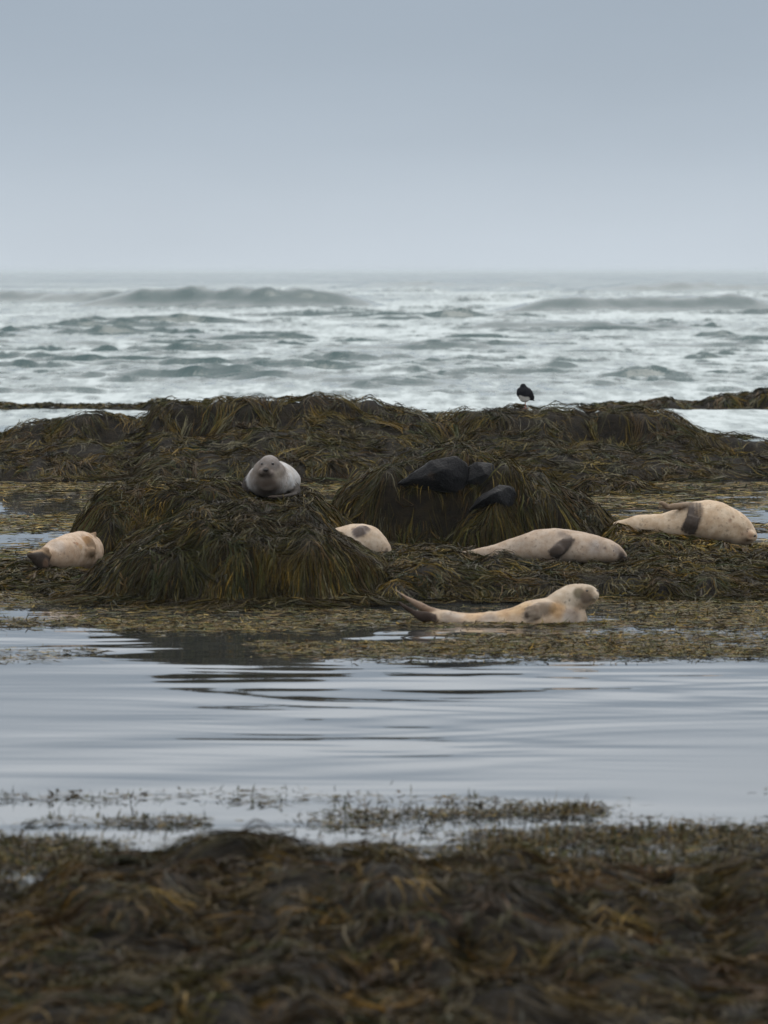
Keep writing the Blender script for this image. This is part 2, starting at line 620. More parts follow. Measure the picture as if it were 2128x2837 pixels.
def drape(hf, bounds, nlock, per, length, width, seed, mask=None, K=6, tone=1.0, flow=0.65, lift=0.02,
          zmin=0.012, pal=None, spread=0.05, stray=0.12, bare=None, sure=0.96):
    """locks of wrack that hang and lie along the slope of hf"""
    rs = np.random.RandomState(seed)
    x0, x1, y0, y1 = bounds
    n = nlock * 6
    cx, cy = rs.uniform(x0, x1, n), rs.uniform(y0, y1, n)
    e = 0.03
    h0 = hf(cx, cy)
    gx, gy_ = (hf(cx + e, cy) - hf(cx - e, cy)) / (2 * e), (hf(cx, cy + e) - hf(cx, cy - e)) / (2 * e)
    w = np.sqrt(1 + np.minimum(gx ** 2 + gy_ ** 2, 12)) * (h0 > 0.0)
    if mask is not None:
        w = w * mask(cx, cy)
    w = w / max(w.sum(), 1e-9)
    pick = rs.choice(n, nlock, p=w)
    cx, cy = cx[pick] + rs.normal(0, 0.02, nlock), cy[pick] + rs.normal(0, 0.02, nlock)
    lc = (PAL if pal is None else pal)[rs.choice(len(PW), nlock, p=PW)] * rs.uniform(0.4, 1.5, (nlock, 1)) * tone
    ld = rs.uniform(0, 6.283, nlock)
    ll = length * rs.uniform(0.6, 1.35, nlock)
    lz = rs.uniform(0, 1, nlock) ** 1.6
    N = nlock * per
    L = np.repeat(np.arange(nlock), per)
    x, y = cx[L] + rs.normal(0, spread, N), cy[L] + rs.normal(0, spread, N)
    a = ld[L] + rs.normal(0, 0.4, N)
    ln = ll[L] * rs.uniform(0.7, 1.2, N)
    base = lc[L] * rs.uniform(0.75, 1.3, (N, 1))
    tipc = base * np.array([1.3, 1.22, 1.1]) * rs.uniform(0.8, 1.2, (N, 1))
    lf = (0.004 + lift * lz[L] + rs.uniform(0, 0.5, N) * lift)
    strayv = rs.rand(N) < stray
    curl = rs.normal(0, 0.22, N) + np.where(strayv, rs.normal(0, 0.5, N), 0)
    fw = np.where(strayv, 1.3, flow)
    P = np.zeros((N, K, 3))
    T = np.zeros((N, K, 3))
    NM = np.zeros((N, K, 3))
    step = ln / (K - 1)
    for k in range(K):
        h0 = hf(x, y)
        gx, gy_ = (hf(x + e, y) - hf(x - e, y)) / (2 * e), (hf(x, y + e) - hf(x, y - e)) / (2 * e)
        t = k / (K - 1)
        P[:, k, 0], P[:, k, 1] = x, y
        P[:, k, 2] = np.maximum(h0, zmin) + lf * math.sin(math.pi * min(1, 0.12 + t * 0.86)) ** 0.7 + 0.002
        under = h0 < zmin
        gx, gy_ = np.where(under, gx * 0.15, gx), np.where(under, gy_ * 0.15, gy_)
        gm = np.sqrt(gx ** 2 + gy_ ** 2) + 1e-6
        cl = np.minimum(gm, 3.5)
        fa = 4.5 * vnoise(x * 3.6, y * 3.6, seed % 7 + 80)
        dx = -gx / gm * np.minimum(gm, 1.4) + fw * (0.6 * np.cos(a) + 0.6 * np.cos(fa))
        dy = -gy_ / gm * np.minimum(gm, 1.4) + fw * (0.6 * np.sin(a) + 0.6 * np.sin(fa))
        dm = np.sqrt(dx ** 2 + dy ** 2) + 1e-6
        dx, dy = dx / dm, dy / dm
        slope = np.where(under, 0.0, gx * dx + gy_ * dy)
        slope = np.clip(slope, -3.5, 1.0)
        q = 1 / np.sqrt(1 + slope ** 2)
        T[:, k] = np.stack([dx * q, dy * q, slope * q], -1)
        nn = np.stack([-np.clip(gx, -3, 3), -np.clip(gy_, -3, 3), np.ones(N)], -1)
        NM[:, k] = nn / np.linalg.norm(nn, axis=1)[:, None]
        x, y = x + dx * q * step, y + dy * q * step
        a = a + curl
    if bare is not None:              # rock left without weed; its black also stands for shaded hollows
        mid, end = P[:, K // 2], P[:, K - 2]
        kill = (bare(*mid.T) | bare(*end.T)) & (rs.rand(N) < sure)
        P, T, NM, base, tipc = P[~kill], T[~kill], NM[~kill], base[~kill], tipc[~kill]
        N = len(P)
    S = np.cross(T, NM)
    S /= np.linalg.norm(S, axis=2)[..., None] + 1e-9
    roll = rs.uniform(-1.0, 1.0, N)[:, None, None] + (np.linspace(0, 1, K)[None, :, None] * rs.normal(0, 0.9, N)[:, None, None])
    S = S * np.cos(roll) + NM * np.sin(roll)
    wd = width * rs.uniform(0.55, 1.45, N)
    return ribbons(P, S, wd, base, tipc)


def join(parts):
    V, Q, C, n = [], [], [], 0
    for v, q, c in parts:
        V.append(v)
        Q.append(q + n)
        C.append(c)
        n += len(v)
    return np.concatenate(V), np.concatenate(Q), np.concatenate(C)


def weed_part(name, parent, parts, label=None):
    V, Q, C = join(parts)
    if parent is not None:
        V = V - np.array(parent.location)
    o_ = obj(name, mesh_from(name, V, quads=Q, cols=C), WEED, parent)
    o_['kind'] = 'stuff'
    return o_


def build_mound(m, name, label, res, draped, cat='rock', group=None):
    cx = 0.5 * (m.xs[0] + m.xs[-1])
    root = empty(name, (cx, m.Dr, 0))
    tag(root, label, cat, group)
    me = m.mesh('rock', res)
    ro = obj('rock', me, ROCK, root)
    ro.matrix_parent_inverse.identity()
    me.transform(__import__('mathutils').Matrix.Translation(-Vector(root.location)))
    parts = [drape(m.h, (m.x0, m.x1, m.Df - 0.05, m.Db - d.pop('trim', 0.0)), **d) for d in draped]
    weed_part('seaweed', root, parts)
    return root


# -- reef at the back
REEF = Mound([(-420, 1225), (-300, 1190), (-150, 1185), (0, 1212), (30, 1192), (100, 1177), (200, 1162), (250, 1155), (330, 1165), (410, 1168),
              (430, 1128), (470, 1109), (560, 1114), (680, 1115), (750, 1107), (800, 1098), (880, 1102), (930, 1110),
              (960, 1118), (1064, 1125), (1150, 1143), (1200, 1158), (1240, 1162), (1290, 1152), (1350, 1142),
              (1390, 1135), (1480, 1131), (1600, 1130), (1680, 1135), (1780, 1136), (1840, 1143), (1890, 1170),
              (1930, 1196), (2000, 1214), (2060, 1216), (2128, 1228), (2300, 1220), (2480, 1260), (2560, 1300)],
             53.6, 49.9, 55.0, 101, amp=0.07, ns=1.5, lumps=60,
             front=((0, .05, .12, .2, .3, .45, .6, .75, .88, .96, 1), (1, .99, .93, .74, .62, .52, .42, .30, .2, .1, 0)))


def facing(m, k=0.25):
    def f(x, y):                      # the seaward side is hardly seen: fewer locks there
        return np.where(y > m.Dr + 0.25, k, 1.0)
    return f


REEF.fold = 0.03
for (u_, v_, rx, dz) in ((1700, 1200, .35, .3), (1600, 1180, .18, .14), (515, 1160, .3, .25), (770, 1190, .2, .15), (300, 1215, .2, .15), (1250, 1230, .25, .1), (2050, 1290, .3, .15)):
    c = at(u_, v_, 52.7)
    REEF.dents.append((c.x, 52.6, rx, .35, dz))
reef_bare = bare_spots([(1700, 1205, 42, 32), (1600, 1180, 22, 18), (515, 1158, 34, 24), (790, 1190, 22, 16), (290, 1210, 25, 20), (840, 1196, 60, 7), (440, 1180, 18, 16), (2050, 1300, 30, 24), (80, 1310, 30, 14), (600, 1300, 40, 9)])  # bare black rock gives the darkness of the shaded hollows
build_mound(REEF, 'seaweed_reef', 'long ridge of rock draped in brown seaweed in front of the surf, bird on top', 0.07,
            [dict(nlock=1700, per=16, length=0.5, width=0.0072, seed=11, lift=0.05, flow=0.5, mask=facing(REEF), bare=reef_bare),
             dict(nlock=700, per=10, length=0.28, width=0.0065, seed=12, lift=0.07, flow=1.1, K=5, mask=facing(REEF), bare=reef_bare)])

# -- distant low skerries
SK1 = Mound([(-200, 1136), (0, 1122), (60, 1130), (130, 1126), (200, 1131), (300, 1130), (380, 1128), (430, 1112), (470, 1118), (520, 1138)],
            77.0, 75.6, 78.4, 131, amp=0.03, drop=0.3)
build_mound(SK1, 'seaweed_skerry', 'low dark skerry just breaking the surface behind left end of the reef', 0.09,
            [dict(nlock=260, per=10, length=0.3, width=0.02, seed=13, lift=0.05)], cat='skerry')
SK2 = Mound([(1600, 1136), (1690, 1120), (1780, 1121), (1830, 1112), (1850, 1106), (1880, 1118), (1930, 1118), (1960, 1108), (2020, 1098), (2090, 1092),
             (2120, 1082), (2200, 1080), (2330, 1120), (2380, 1138)],
            77.5, 76.2, 79.0, 141, amp=0.03, drop=0.3)
build_mound(SK2, 'seaweed_skerry', 'low dark weedy skerry behind right end of the reef', 0.09,
            [dict(nlock=300, per=10, length=0.35, width=0.02, seed=14, lift=0.05)], cat='skerry')

# -- small hump
HUMP = Mound([(1540, 1374), (1580, 1350), (1620, 1335), (1680, 1322), (1740, 1328), (1790, 1345), (1835, 1374)], 48.0, 47.2, 48.9, 151, amp=0.03, ns=3)
build_mound(HUMP, 'seaweed_mound', 'small rounded seaweed hump at the foot of the reef, right of centre', 0.05,
            [dict(nlock=380, per=14, length=0.35, width=0.008, seed=15, lift=0.03)], cat='rock')

# -- left mound at the back, the grey seal sits on it
LB = Mound([(195, 1500), (215, 1462), (240, 1425), (280, 1390), (330, 1358), (420, 1344), (500, 1336), (600, 1344), (660, 1358), (700, 1366),
            (830, 1374), (880, 1392), (930, 1435), (990, 1490), (1030, 1520)], 36.55, 35.3, 38.0, 161, amp=0.045, ns=2.8, lumps=16,
           front=((0, .3, .5, .65, .78, .9, 1.0), (1, .98, .93, .80, .58, .3, 0)))
build_mound(LB, 'seaweed_mound', 'weed covered mound that the grey seal facing the camera rests on', 0.05,
            [dict(nlock=1000, per=16, length=0.42, width=0.0055, seed=16, lift=0.035, tone=.85, mask=facing(LB, .3)),
             dict(nlock=260, per=9, length=0.22, width=0.007, seed=17, lift=0.06, flow=1.2, K=5, mask=facing(LB, .3))])

# -- middle mound with bare stones
MM = Mound([(895, 1525), (905, 1470), (918, 1425), (935, 1385), (960, 1350), (1000, 1330), (1060, 1297), (1090, 1280), (1150, 1267), (1210, 1250), (1270, 1242),
            (1300, 1252), (1330, 1270), (1390, 1272), (1430, 1292), (1480, 1322), (1520, 1347), (1580, 1378), (1620, 1402),
            (1660, 1432), (1700, 1462), (1770, 1490)], 38.6, 36.7, 40.2, 171, amp=0.075, ns=2.6, lumps=22)
for (u_, y_, rx, ry, dz) in ((1150, 36.95, .30, .3, .26), (1240, 37.0, .16, .25, .16), (1060, 37.05, .16, .2, .1)):
    MM.dents.append((at(u_, 1440, 37.1).x, y_, rx, ry, dz))
for (u_, y_, rx, dz) in ((1205, 37.75, .26, -.07), (1345, 37.75, .16, -.07), (1370, 37.4, .2, -.08)):
    MM.dents.append((at(u_, 1340, y_).x, y_, rx, .25, dz))
mm_bare = bare_spots([(1150, 1430, 120, 50), (1105, 1440, 60, 40), (1250, 1440, 30, 60), (1205, 1320, 66, 22), (1258, 1315, 26, 32), (1340, 1335, 28, 24), (1365, 1388, 46, 20), (1300, 1395, 14, 28)])  # black rock stands for the shaded recess; the rest bares the stones
build_mound(MM, 'seaweed_mound', 'tallest weed covered mound in the middle with bare black stones in it', 0.045,
            [dict(nlock=1150, per=16, length=0.38, width=0.0055, seed=18, lift=0.035, tone=.8, mask=facing(MM, .3), bare=mm_bare, sure=.992),
             dict(nlock=300, per=9, length=0.25, width=0.007, seed=19, lift=0.06, flow=1.2, K=5, mask=facing(MM, .3), bare=mm_bare, sure=.992)])

# -- low platform on the right
flat = ((0, .3, .6, .75, .86, .94, 1), (1, .98, .93, .85, .68, .4, 0))
RP = Mound([(1010, 1590), (1040, 1572), (1090, 1560), (1200, 1562), (1300, 1576), (1400, 1584), (1500, 1587), (1600, 1592), (1700, 1602), (1760, 1596), (1800, 1580), (1850, 1580), (1950, 1585),
            (2100, 1590), (2250, 1585), (2420, 1610), (2500, 1650)], 33.4, 31.75, 36.6, 181, amp=0.04, ns=2.0, lumps=30, front=flat, back=flat)
build_mound(RP, 'seaweed_platform', 'low broad shelf of tangled seaweed on the right, under the long pale seal', 0.05,
            [dict(nlock=1500, per=14, length=0.34, width=0.006, seed=20, lift=0.03, flow=0.7),
             dict(nlock=500, per=9, length=0.2, width=0.006, seed=21, lift=0.055, flow=1.3, K=5)])

# -- low weed banks under the two outer seals
RM = Mound([(1640, 1530), (1680, 1490), (1710, 1472), (1760, 1474), (1850, 1490), (1930, 1500), (2000, 1508), (2060, 1516), (2140, 1532), (2220, 1560)], 37.2, 36.0, 38.5, 211, amp=0.03, ns=2.6, front=flat, back=flat)
YEL = PAL * np.array([1.5, 1.35, 1.0])
build_mound(RM, 'seaweed_mound', 'low yellowish bank of seaweed under the cream seal at far right', 0.045,
            [dict(nlock=520, per=12, length=0.28, width=0.008, seed=26, lift=0.03, flow=0.7, pal=YEL)])
LM = Mound([(-260, 1610), (-160, 1590), (-60, 1592), (40, 1586), (120, 1584), (200, 1582), (280, 1585), (330, 1600), (360, 1625)], 34.3, 33.0, 35.6, 221, amp=0.03, ns=2.4, front=flat, back=flat)
build_mound(LM, 'seaweed_mound', 'low bank of seaweed under the pinkish seal at far left', 0.045,
            [dict(nlock=560, per=12, length=0.28, width=0.008, seed=27, lift=0.03, flow=0.8)])

# -- left mound in front
LF = Mound([(205, 1668), (240, 1625), (300, 1565), (380, 1508), (450, 1466), (520, 1430), (600, 1413), (700, 1416), (760, 1428), (850, 1447), (900, 1472),
            (960, 1505), (1000, 1532), (1060, 1572), (1085, 1610), (1105, 1660)], 32.9, 31.45, 34.3, 191, amp=0.05, ns=2.9, lumps=18)
for (u_, y_, rx, ry, dz) in ((930, 31.95, .34, .3, -.14), (780, 32.1, .16, .3, .09), (640, 31.85, .12, .3, .07), (480, 31.95, .13, .3, .06), (560, 31.8, .10, .25, -.05), (860, 32.6, .2, .2, -.05), (690, 32.7, .2, .2, -.05)):
    LF.dents.append(((u_ - UC) * y_ / F, y_, rx, ry, dz))
lf_bare = bare_spots([(470, 1600, 26, 34), (545, 1618, 20, 40), (610, 1565, 16, 40), (690, 1590, 18, 36), (400, 1590, 16, 24), (780, 1560, 14, 26)])
build_mound(LF, 'seaweed_mound', 'big dark mound of hanging seaweed in front, left of centre at the water', 0.045,
            [dict(nlock=1320, per=17, length=0.46, width=0.0052, seed=22, lift=0.05, tone=.75, mask=facing(LF, .3), bare=lf_bare),
             dict(nlock=300, per=9, length=0.25, width=0.0065, seed=23, lift=0.06, flow=1.1, K=5, mask=facing(LF, .3))])

# -- foreground rock
FG = Mound([(u_, v_ + 58) for u_, v_ in ((-420, 2480), (-200, 2480), (0, 2480), (100, 2450), (180, 2425), (300, 2405), (450, 2395), (600, 2390), (750, 2385), (900, 2385), (1100, 2390),
            (1250, 2385), (1400, 2395), (1470, 2410), (1550, 2430), (1700, 2440), (1850, 2435), (2000, 2430), (2128, 2425), (2350, 2450), (2560, 2480))],
           16.0, 11.2, 17.3, 201, amp=0.05, ns=2.2, lumps=40,
           front=((0, .06, .14, .24, .34, .46, .6, .75, .9, 1), (1, 1.0, .92, .66, .45, .5, .85, .8, .7, .5)), drop=0.6)
FG.fold = 0.04
WARM = PAL * np.array([1.15, 1.0, 0.85])
build_mound(FG, 'seaweed_shore_rock', 'dark blurred bed of seaweed covered rock along the near shore', 0.045,
            [dict(nlock=1550, per=14, length=0.30, width=0.0055, seed=24, lift=0.04, flow=0.75, tone=.7, pal=WARM),
             dict(nlock=500, per=9, length=0.18, width=0.0055, seed=25, lift=0.06, flow=1.3, K=5, tone=.75, pal=WARM)])

MOUNDS = [REEF, HUMP, LB, MM, RP, LF, FG, RM, LM]


# ------------------------------------------------------------------ floating weed
def floating(name, label, u0, u1, v0, v1, n, length, width, seed, dens, tone=1.0, tips=0.25, tall=0.016):
    """wrack lying on the water, tips poking out; dens(u, v) gives the cover"""
    rs = np.random.RandomState(seed)
    m = n * 5
    u, v = rs.uniform(u0, u1, m), rs.uniform(v0, v1, m)
    D = np.array([0.0])
    D = CAM_Z / np.tan(PITCH + np.arctan((v - VC) / F))
    x = (u - UC) / F * np.sqrt(D ** 2 + CAM_Z ** 2) * np.cos(np.arctan((v - VC) / F))
    d = dens(u, v, x, D)
    keep = rs.rand(m) < d
    for mo in MOUNDS:
        keep &= ~(mo.h(x, D) > 0.03)
    idx = np.where(keep)[0][:n]
    x, y = x[idx], D[idx]
    N, K = len(idx), 4
    a = rs.uniform(0, 6.283, N) * 1.0
    a = np.where(rs.rand(N) < 0.55, rs.normal(0.1, 0.5, N) + np.pi * (rs.rand(N) < 0.5), a)
    curl = rs.normal(0, 0.35, N)
    ln = length * rs.uniform(0.4, 1.5, N)
    tip = rs.rand(N) < tips
    hgt = np.where(tip, rs.gamma(2.0, tall, N), rs.uniform(0, 0.008, N))
    wob = rs.uniform(0.004, 0.014, N)
    P = np.zeros((N, K, 3))
    px, py = x.copy(), y.copy()
    for k in range(K):
        t = k / (K - 1)
        P[:, k] = np.stack([px, py, wob + hgt * (t ** 1.6 if True else 0) + 0.003 * rs.rand(N)], -1)
        st = ln / (K - 1) * np.where(tip, 0.45, 1.0)
        px, py = px + np.cos(a) * st, py + np.sin(a) * st
        a = a + curl
    T = np.gradient(P, axis=1)
    T /= np.linalg.norm(T, axis=2)[..., None] + 1e-9
    up = np.zeros_like(T)
    up[..., 2] = 1
    S = np.cross(T, up)
    S /= np.linalg.norm(S, axis=2)[..., None] + 1e-9
    roll = rs.normal(0, 0.6, N)[:, None, None]
    S = S * np.cos(roll) + up * np.sin(roll) * 0.7
    b = PAL[rs.choice(len(PW), N, p=PW)] * np.array([1.0, 0.98, 1.3]) * rs.uniform(0.7, 1.7, (N, 1)) * tone
    V, Q, C = ribbons(P, S, width * rs.uniform(0.5, 1.5, N), b, b * 1.4)
    o_ = obj(name, mesh_from(name, V, quads=Q, cols=C), WEED)
    tag(o_, label, 'seaweed', kind='stuff')
    return o_


def sm(a, b, x):
    t = np.clip((x - a) / (b - a), 0, 1)
    return t * t * (3 - 2 * t)


def dens_rear(u, v, x, y):
    n1 = fbm(x * 0.45, y * 0.75, 300, 4)
    open_l = np.exp(-((v - 1493) / 9) ** 2) * (u < 330)
    return np.clip(0.55 + 1.1 * n1 + 0.25 * sm(1350, 1335, v) - open_l * 1.5, 0.03, 1)


def dens_front(u, v, x, y):
    n1 = fbm(x * 0.8, y * 1.6, 310, 4)
    d = sm(1758, 1740, v) * 1.0                                   # the band under the mounds
    d = np.maximum(d, sm(620, 760, u) * sm(1835, 1800, v) * sm(1775, 1795, v) * 0.9)
    d = np.maximum(d, sm(1150, 1320, u) * sm(1835, 1795, v) * 0.8)
    d = np.maximum(d, sm(300, 260, u) * np.exp(-((v - 1818 + 0.02 * u) / 9) ** 2) * 1.2)
    return np.clip(d * (0.55 + 0.9 * n1), 0, 1)


def dens_near(u, v, x, y):
    n1 = fbm(x * 1.3, y * 2.0, 320, 4)
    line = 2238 - 25 * sm(600, 1000, u) - 18 * sm(1400, 1900, u)
    d = np.maximum(sm(line - 20, 2440, v), 0.42 * sm(line + 5, line + 45, v))
    gap = sm(0.05, 0.45, vnoise(x * 1.1 + 7, y * 3.2, 333))
    return np.clip((d * 0.8 + 1.0 * n1 * sm(line - 60, line + 20, v)) * (1 - 0.85 * gap) - 0.02, 0, 1)


floating('floating_seaweed', 'thin mat of seaweed floating on the shallows before the reef', -200, 2330, 1338, 1560, 24000, 0.20, 0.011, 31, dens_rear, tips=0.2, tone=2.0, tall=0.008)
floating('floating_seaweed', 'thin mat of seaweed floating below the seals at the edge of open water', -200, 2330, 1640, 1840, 26000, 0.11, 0.0075, 32, dens_front, tips=0.22, tone=1.6, tall=0.008)
floating('floating_seaweed', 'scattered seaweed floating where the near shore meets open water', -200, 2330, 2190, 2520, 24000, 0.06, 0.008, 33, dens_near, tips=0.4, tone=.9, tall=0.010)


# ------------------------------------------------------------------ bare stones
def stone(name, label, poly, D, depth, seed, push=0.0):
    rs = np.random.RandomState(seed)
    bm = bmesh.new()
    cu, cv = sum(p[0] for p in poly) / len(poly), sum(p[1] for p in poly) / len(poly)
    for (u, v) in poly:
        bm.verts.new(at(u, v, D + rs.uniform(-0.02, 0.06)))
        bm.verts.new(at(cu + (u - cu) * 0.8, cv + (v - cv) * 0.8 + 20, D + depth))
    bm.verts.new(at(cu + rs.uniform(-12, 12), cv - 16, D - 0.11 - push))
    bm.verts.new(at(cu - 46, cv + 4, D - 0.09 - push))
    bm.verts.new(at(cu + 24, cv + 24, D - 0.05 - push))
    r = bmesh.ops.convex_hull(bm, input=bm.verts)
    bmesh.ops.delete(bm, geom=[g for g in r['geom_interior'] if isinstance(g, bmesh.types.BMVert)], context='VERTS')
    bmesh.ops.triangulate(bm, faces=bm.faces)
    bmesh.ops.bevel(bm, geom=list(bm.edges), offset=0.016, segments=2, profile=0.6, affect='EDGES')
    bmesh.ops.triangulate(bm, faces=bm.faces)
    for _ in range(2):
        bmesh.ops.subdivide_edges(bm, edges=[e for e in bm.edges if e.calc_length() > 0.045], cuts=1, use_grid_fill=True)
        bmesh.ops.triangulate(bm, faces=bm.faces)
    bm.normal_update()
    for v in bm.verts:
        a = vnoise(np.array([v.co.x * 9 + seed]), np.array([v.co.z * 9 + v.co.y * 5]), 90)[0]
        b = vnoise(np.array([v.co.x * 24 + seed]), np.array([v.co.z * 24 + v.co.y * 11]), 91)[0]
        v.co += v.normal * (0.010 * a + 0.006 * b)
    c0 = at(cu, cv, D + depth / 2)
    me = bpy.data.meshes.new(name)
    for v in bm.verts:
        v.co -= c0
    bm.to_mesh(me)
    bm.free()
    me.polygons.foreach_set('use_smooth', np.ones(len(me.polygons), bool))
    me.set_sharp_from_angle(angle=R(24))
    o_ = obj(name, me, BASALT)
    o_.location = c0
    tag(o_, label, 'stone')
    return o_


stone('boulder', 'largest bare black stone, wedge shaped, at the top of the middle mound',
      [(1100, 1342), (1150, 1303), (1190, 1276), (1264, 1262), (1296, 1288), (1298, 1335), (1286, 1368), (1236, 1350), (1160, 1352)], 37.3, 0.8, 1)
stone('boulder', 'brownish black stone between the two other stones on the middle mound',
      [(1296, 1296), (1322, 1278), (1362, 1286), (1396, 1330), (1384, 1356), (1340, 1378), (1298, 1374)], 37.36, 0.8, 2)
stone('boulder', 'lower right bare black stone on the middle mound, below the others',
      [(1298, 1414), (1322, 1380), (1384, 1342), (1420, 1350), (1436, 1388), (1428, 1416)], 37.05, 0.7, 3)


# ------------------------------------------------------------------ animals
def catmull(pts, n):
    P = np.asarray(pts, float)
    P = np.vstack([2 * P[0] - P[1], P, 2 * P[-1] - P[-2]])
    out = []
    for i in range(1, len(P) - 2):
        for k in range(n):
            t = k / n
            a, b, c_, d = P[i - 1], P[i], P[i + 1], P[i + 2]
            out.append(0.5 * ((2 * b) + (-a + c_) * t + (2 * a - 5 * b + 4 * c_ - d) * t * t + (-a + 3 * b - 3 * c_ + d) * t ** 3))
    out.append(P[-2])
    return np.array(out)


class Body:
    """lofts and ellipsoids fused into one continuous skin"""

    def __init__(s, name, D):
        s.name, s.D, s.sc = name, D, F / D
        s.V, s.Fc, s.ids, s.n = [], [], [], 0
        s.cols, s.patches, s.bvh = {}, [], None

    def add(s, V, Fc, idn):
        s.V += [Vector(v) for v in V]
        s.Fc += [tuple(i + s.n for i in f) for f in Fc]
        s.ids += [idn] * len(V)
        s.n += len(V)
        s.bvh = None

    def loft(s, rows_, idn=0, hint=(0, 0, 1), seg=20, sub=5, under=1.0):
        """rows: (point, radius along hint, radius across)"""
        A = catmull([(*p, a, b) for p, a, b in rows_], sub)
        P, ra, rb = A[:, :3], np.maximum(A[:, 3], .002), np.maximum(A[:, 4], .002)
        T = np.gradient(P, axis=0)
        V, Fc = [], []
        hint = Vector(hint)
        for i in range(len(P)):
            t = Vector(T[i]).normalized()
            n2 = t.cross(hint)
            n2.normalize()
            n1 = n2.cross(t)
            for k in range(seg):
                th = 2 * math.pi * k / seg
                cz = math.sin(th)
                V.append(Vector(P[i]) + n1 * (ra[i] * cz * (under if cz < 0 else 1)) + n2 * (rb[i] * math.cos(th)))
        for i in range(len(P) - 1):
            for k in range(seg):
                a, b = i * seg + k, i * seg + (k + 1) % seg
                Fc.append((a, b, b + seg, a + seg))
        Fc.append(tuple(range(seg))[::-1])
        Fc.append(tuple(range((len(P) - 1) * seg, len(P) * seg)))
        s.add(V, Fc, idn)

    def ball(s, c_, r, idn=0, seg=20, rings=12, rot=None):
        V, Fc = [], []
        for i in range(rings + 1):
            ph = math.pi * (i + 0.001) / (rings + 0.002)
            for k in range(seg):
                th = 2 * math.pi * k / seg
                d = Vector((r[0] * math.sin(ph) * math.cos(th), r[1] * math.sin(ph) * math.sin(th), r[2] * math.cos(ph)))
                if rot is not None:
                    d.rotate(rot)
                V.append(Vector(c_) + d)
        for i in range(rings):
            for k in range(seg):
                a, b = i * seg + k, i * seg + (k + 1) % seg
                Fc.append((a, a + seg, b + seg, b))
        s.add(V, Fc, idn)

    def px(s, u, v, d=0.0):
        return at(u, v, s.D + d)

    def on(s, u, v, lift=0.0):
        """point of the skin so far that lies behind photo pixel (u, v)"""
        if s.bvh is None:
            s.bvh = BVHTree.FromPolygons(s.V, s.Fc)
        o_, d = ray(u, v)
        h = s.bvh.ray_cast(o_, d)
        if h[0] is None:
            return at(u, v, s.D)
        return h[0] - d * lift

    def spine(s, rows_, idn=0, under=1.0, seg=56, **k):
        """rows: (u, top v, radius px, depth offset[, width factor])"""
        rr = []
        for r in rows_:
            u, top, rad, d = r[:4]
            wf = r[4] if len(r) > 4 else 1.0
            rr.append((s.px(u, top + rad, d), rad / s.sc, rad / s.sc * wf))
        s.loft(rr, idn, under=under, seg=seg, **k)

    def pad(s, pts, idn, thick=0.016, lift=0.004):
        """a flipper laid against the skin; pts (u, v, half width px)"""
        o_, d = ray(pts[0][0], pts[0][1])
        rr = [(s.on(u, v, lift), thick * (1 if 0 < i < len(pts) - 1 else .6), w / s.sc) for i, (u, v, w) in enumerate(pts)]
        s.loft(rr, idn, hint=-d, seg=14)
        (u0, v0, w0), (u1, v1, w1) = pts[-3], pts[-1]
        L = math.hypot(u1 - u0, v1 - v0)
        du, dv = (u1 - u0) / L, (v1 - v0) / L
        for k in (-1.5, -0.5, 0.5, 1.5):          # the digits along the tip
            o1, o2 = k * w0 * 0.42, k * w0 * 0.56
            e = 1.10 - 0.09 * abs(k)
            a_, b_ = (u0 - dv * o1, v0 + du * o1), (u0 + du * L * e - dv * o2, v0 + dv * L * e + du * o2)
            m_ = ((a_[0] + b_[0]) / 2, (a_[1] + b_[1]) / 2)
            r_ = w0 * 0.24 / s.sc
            s.loft([(s.on(*a_, lift + thick * .4), r_, r_), (s.on(*m_, lift + thick * .35), r_, r_), (s.on(*b_, lift), r_ * .5, r_ * .6)], idn, hint=-d, seg=8, sub=3)

    def patch(s, u, v, rpx, c_, k=1.0, soft=0.6):
        s.patches.append((s.on(u, v), rpx / s.sc, c_, k, soft))

    def build(s, mat, voxel=0.011, smooth=5, lumps=0.006):
        me = bpy.data.meshes.new('tmp')
        me.from_pydata([v[:] for v in s.V], [], s.Fc)
        bm = bmesh.new()
        bm.from_mesh(me)
        bmesh.ops.recalc_face_normals(bm, faces=bm.faces)
        bm.to_mesh(me)
        bm.free()
        tmp = bpy.data.objects.new('tmp', me)
        col.objects.link(tmp)
        m = tmp.modifiers.new('r', 'REMESH')
        m.mode = 'VOXEL'
        m.voxel_size = voxel
        m2 = tmp.modifiers.new('s', 'SMOOTH')
        m2.factor = 0.5
        m2.iterations = smooth
        dg = bpy.context.evaluated_depsgraph_get()
        out = bpy.data.meshes.new_from_object(tmp.evaluated_get(dg))
        bpy.data.objects.remove(tmp)
        bpy.data.meshes.remove(me)
        kd = kdtree.KDTree(len(s.V))
        for i, v in enumerate(s.V):
            kd.insert(v, i)
        kd.balance()
        n = len(out.vertices)
        C = np.zeros((n, 4), np.float32)
        C[:, 3] = 1
        co = np.zeros(n * 3, np.float32)
        out.vertices.foreach_get('co', co)
        co = co.reshape(-1, 3)
        for i in range(n):
            acc, wt = np.zeros(3), 0
            for _, j, d in kd.find_n(co[i], 4):
                w = 1 / (d + 0.004) ** 2
                acc += w * np.array(s.cols[s.ids[j]])
                wt += w
            C[i, :3] = acc / wt
        for p, r, c_, k, soft in s.patches:
            d = np.linalg.norm(co - np.array(p), axis=1) / r
            wv = np.clip((1 - d) / soft, 0, 1)
            wv = (wv * wv * (3 - 2 * wv) * k)[:, None]
            C[:, :3] = C[:, :3] * (1 - wv) + np.array(c_) * wv
        a = out.color_attributes.new('col', 'FLOAT_COLOR', 'POINT')
        a.data.foreach_set('color', C.ravel())
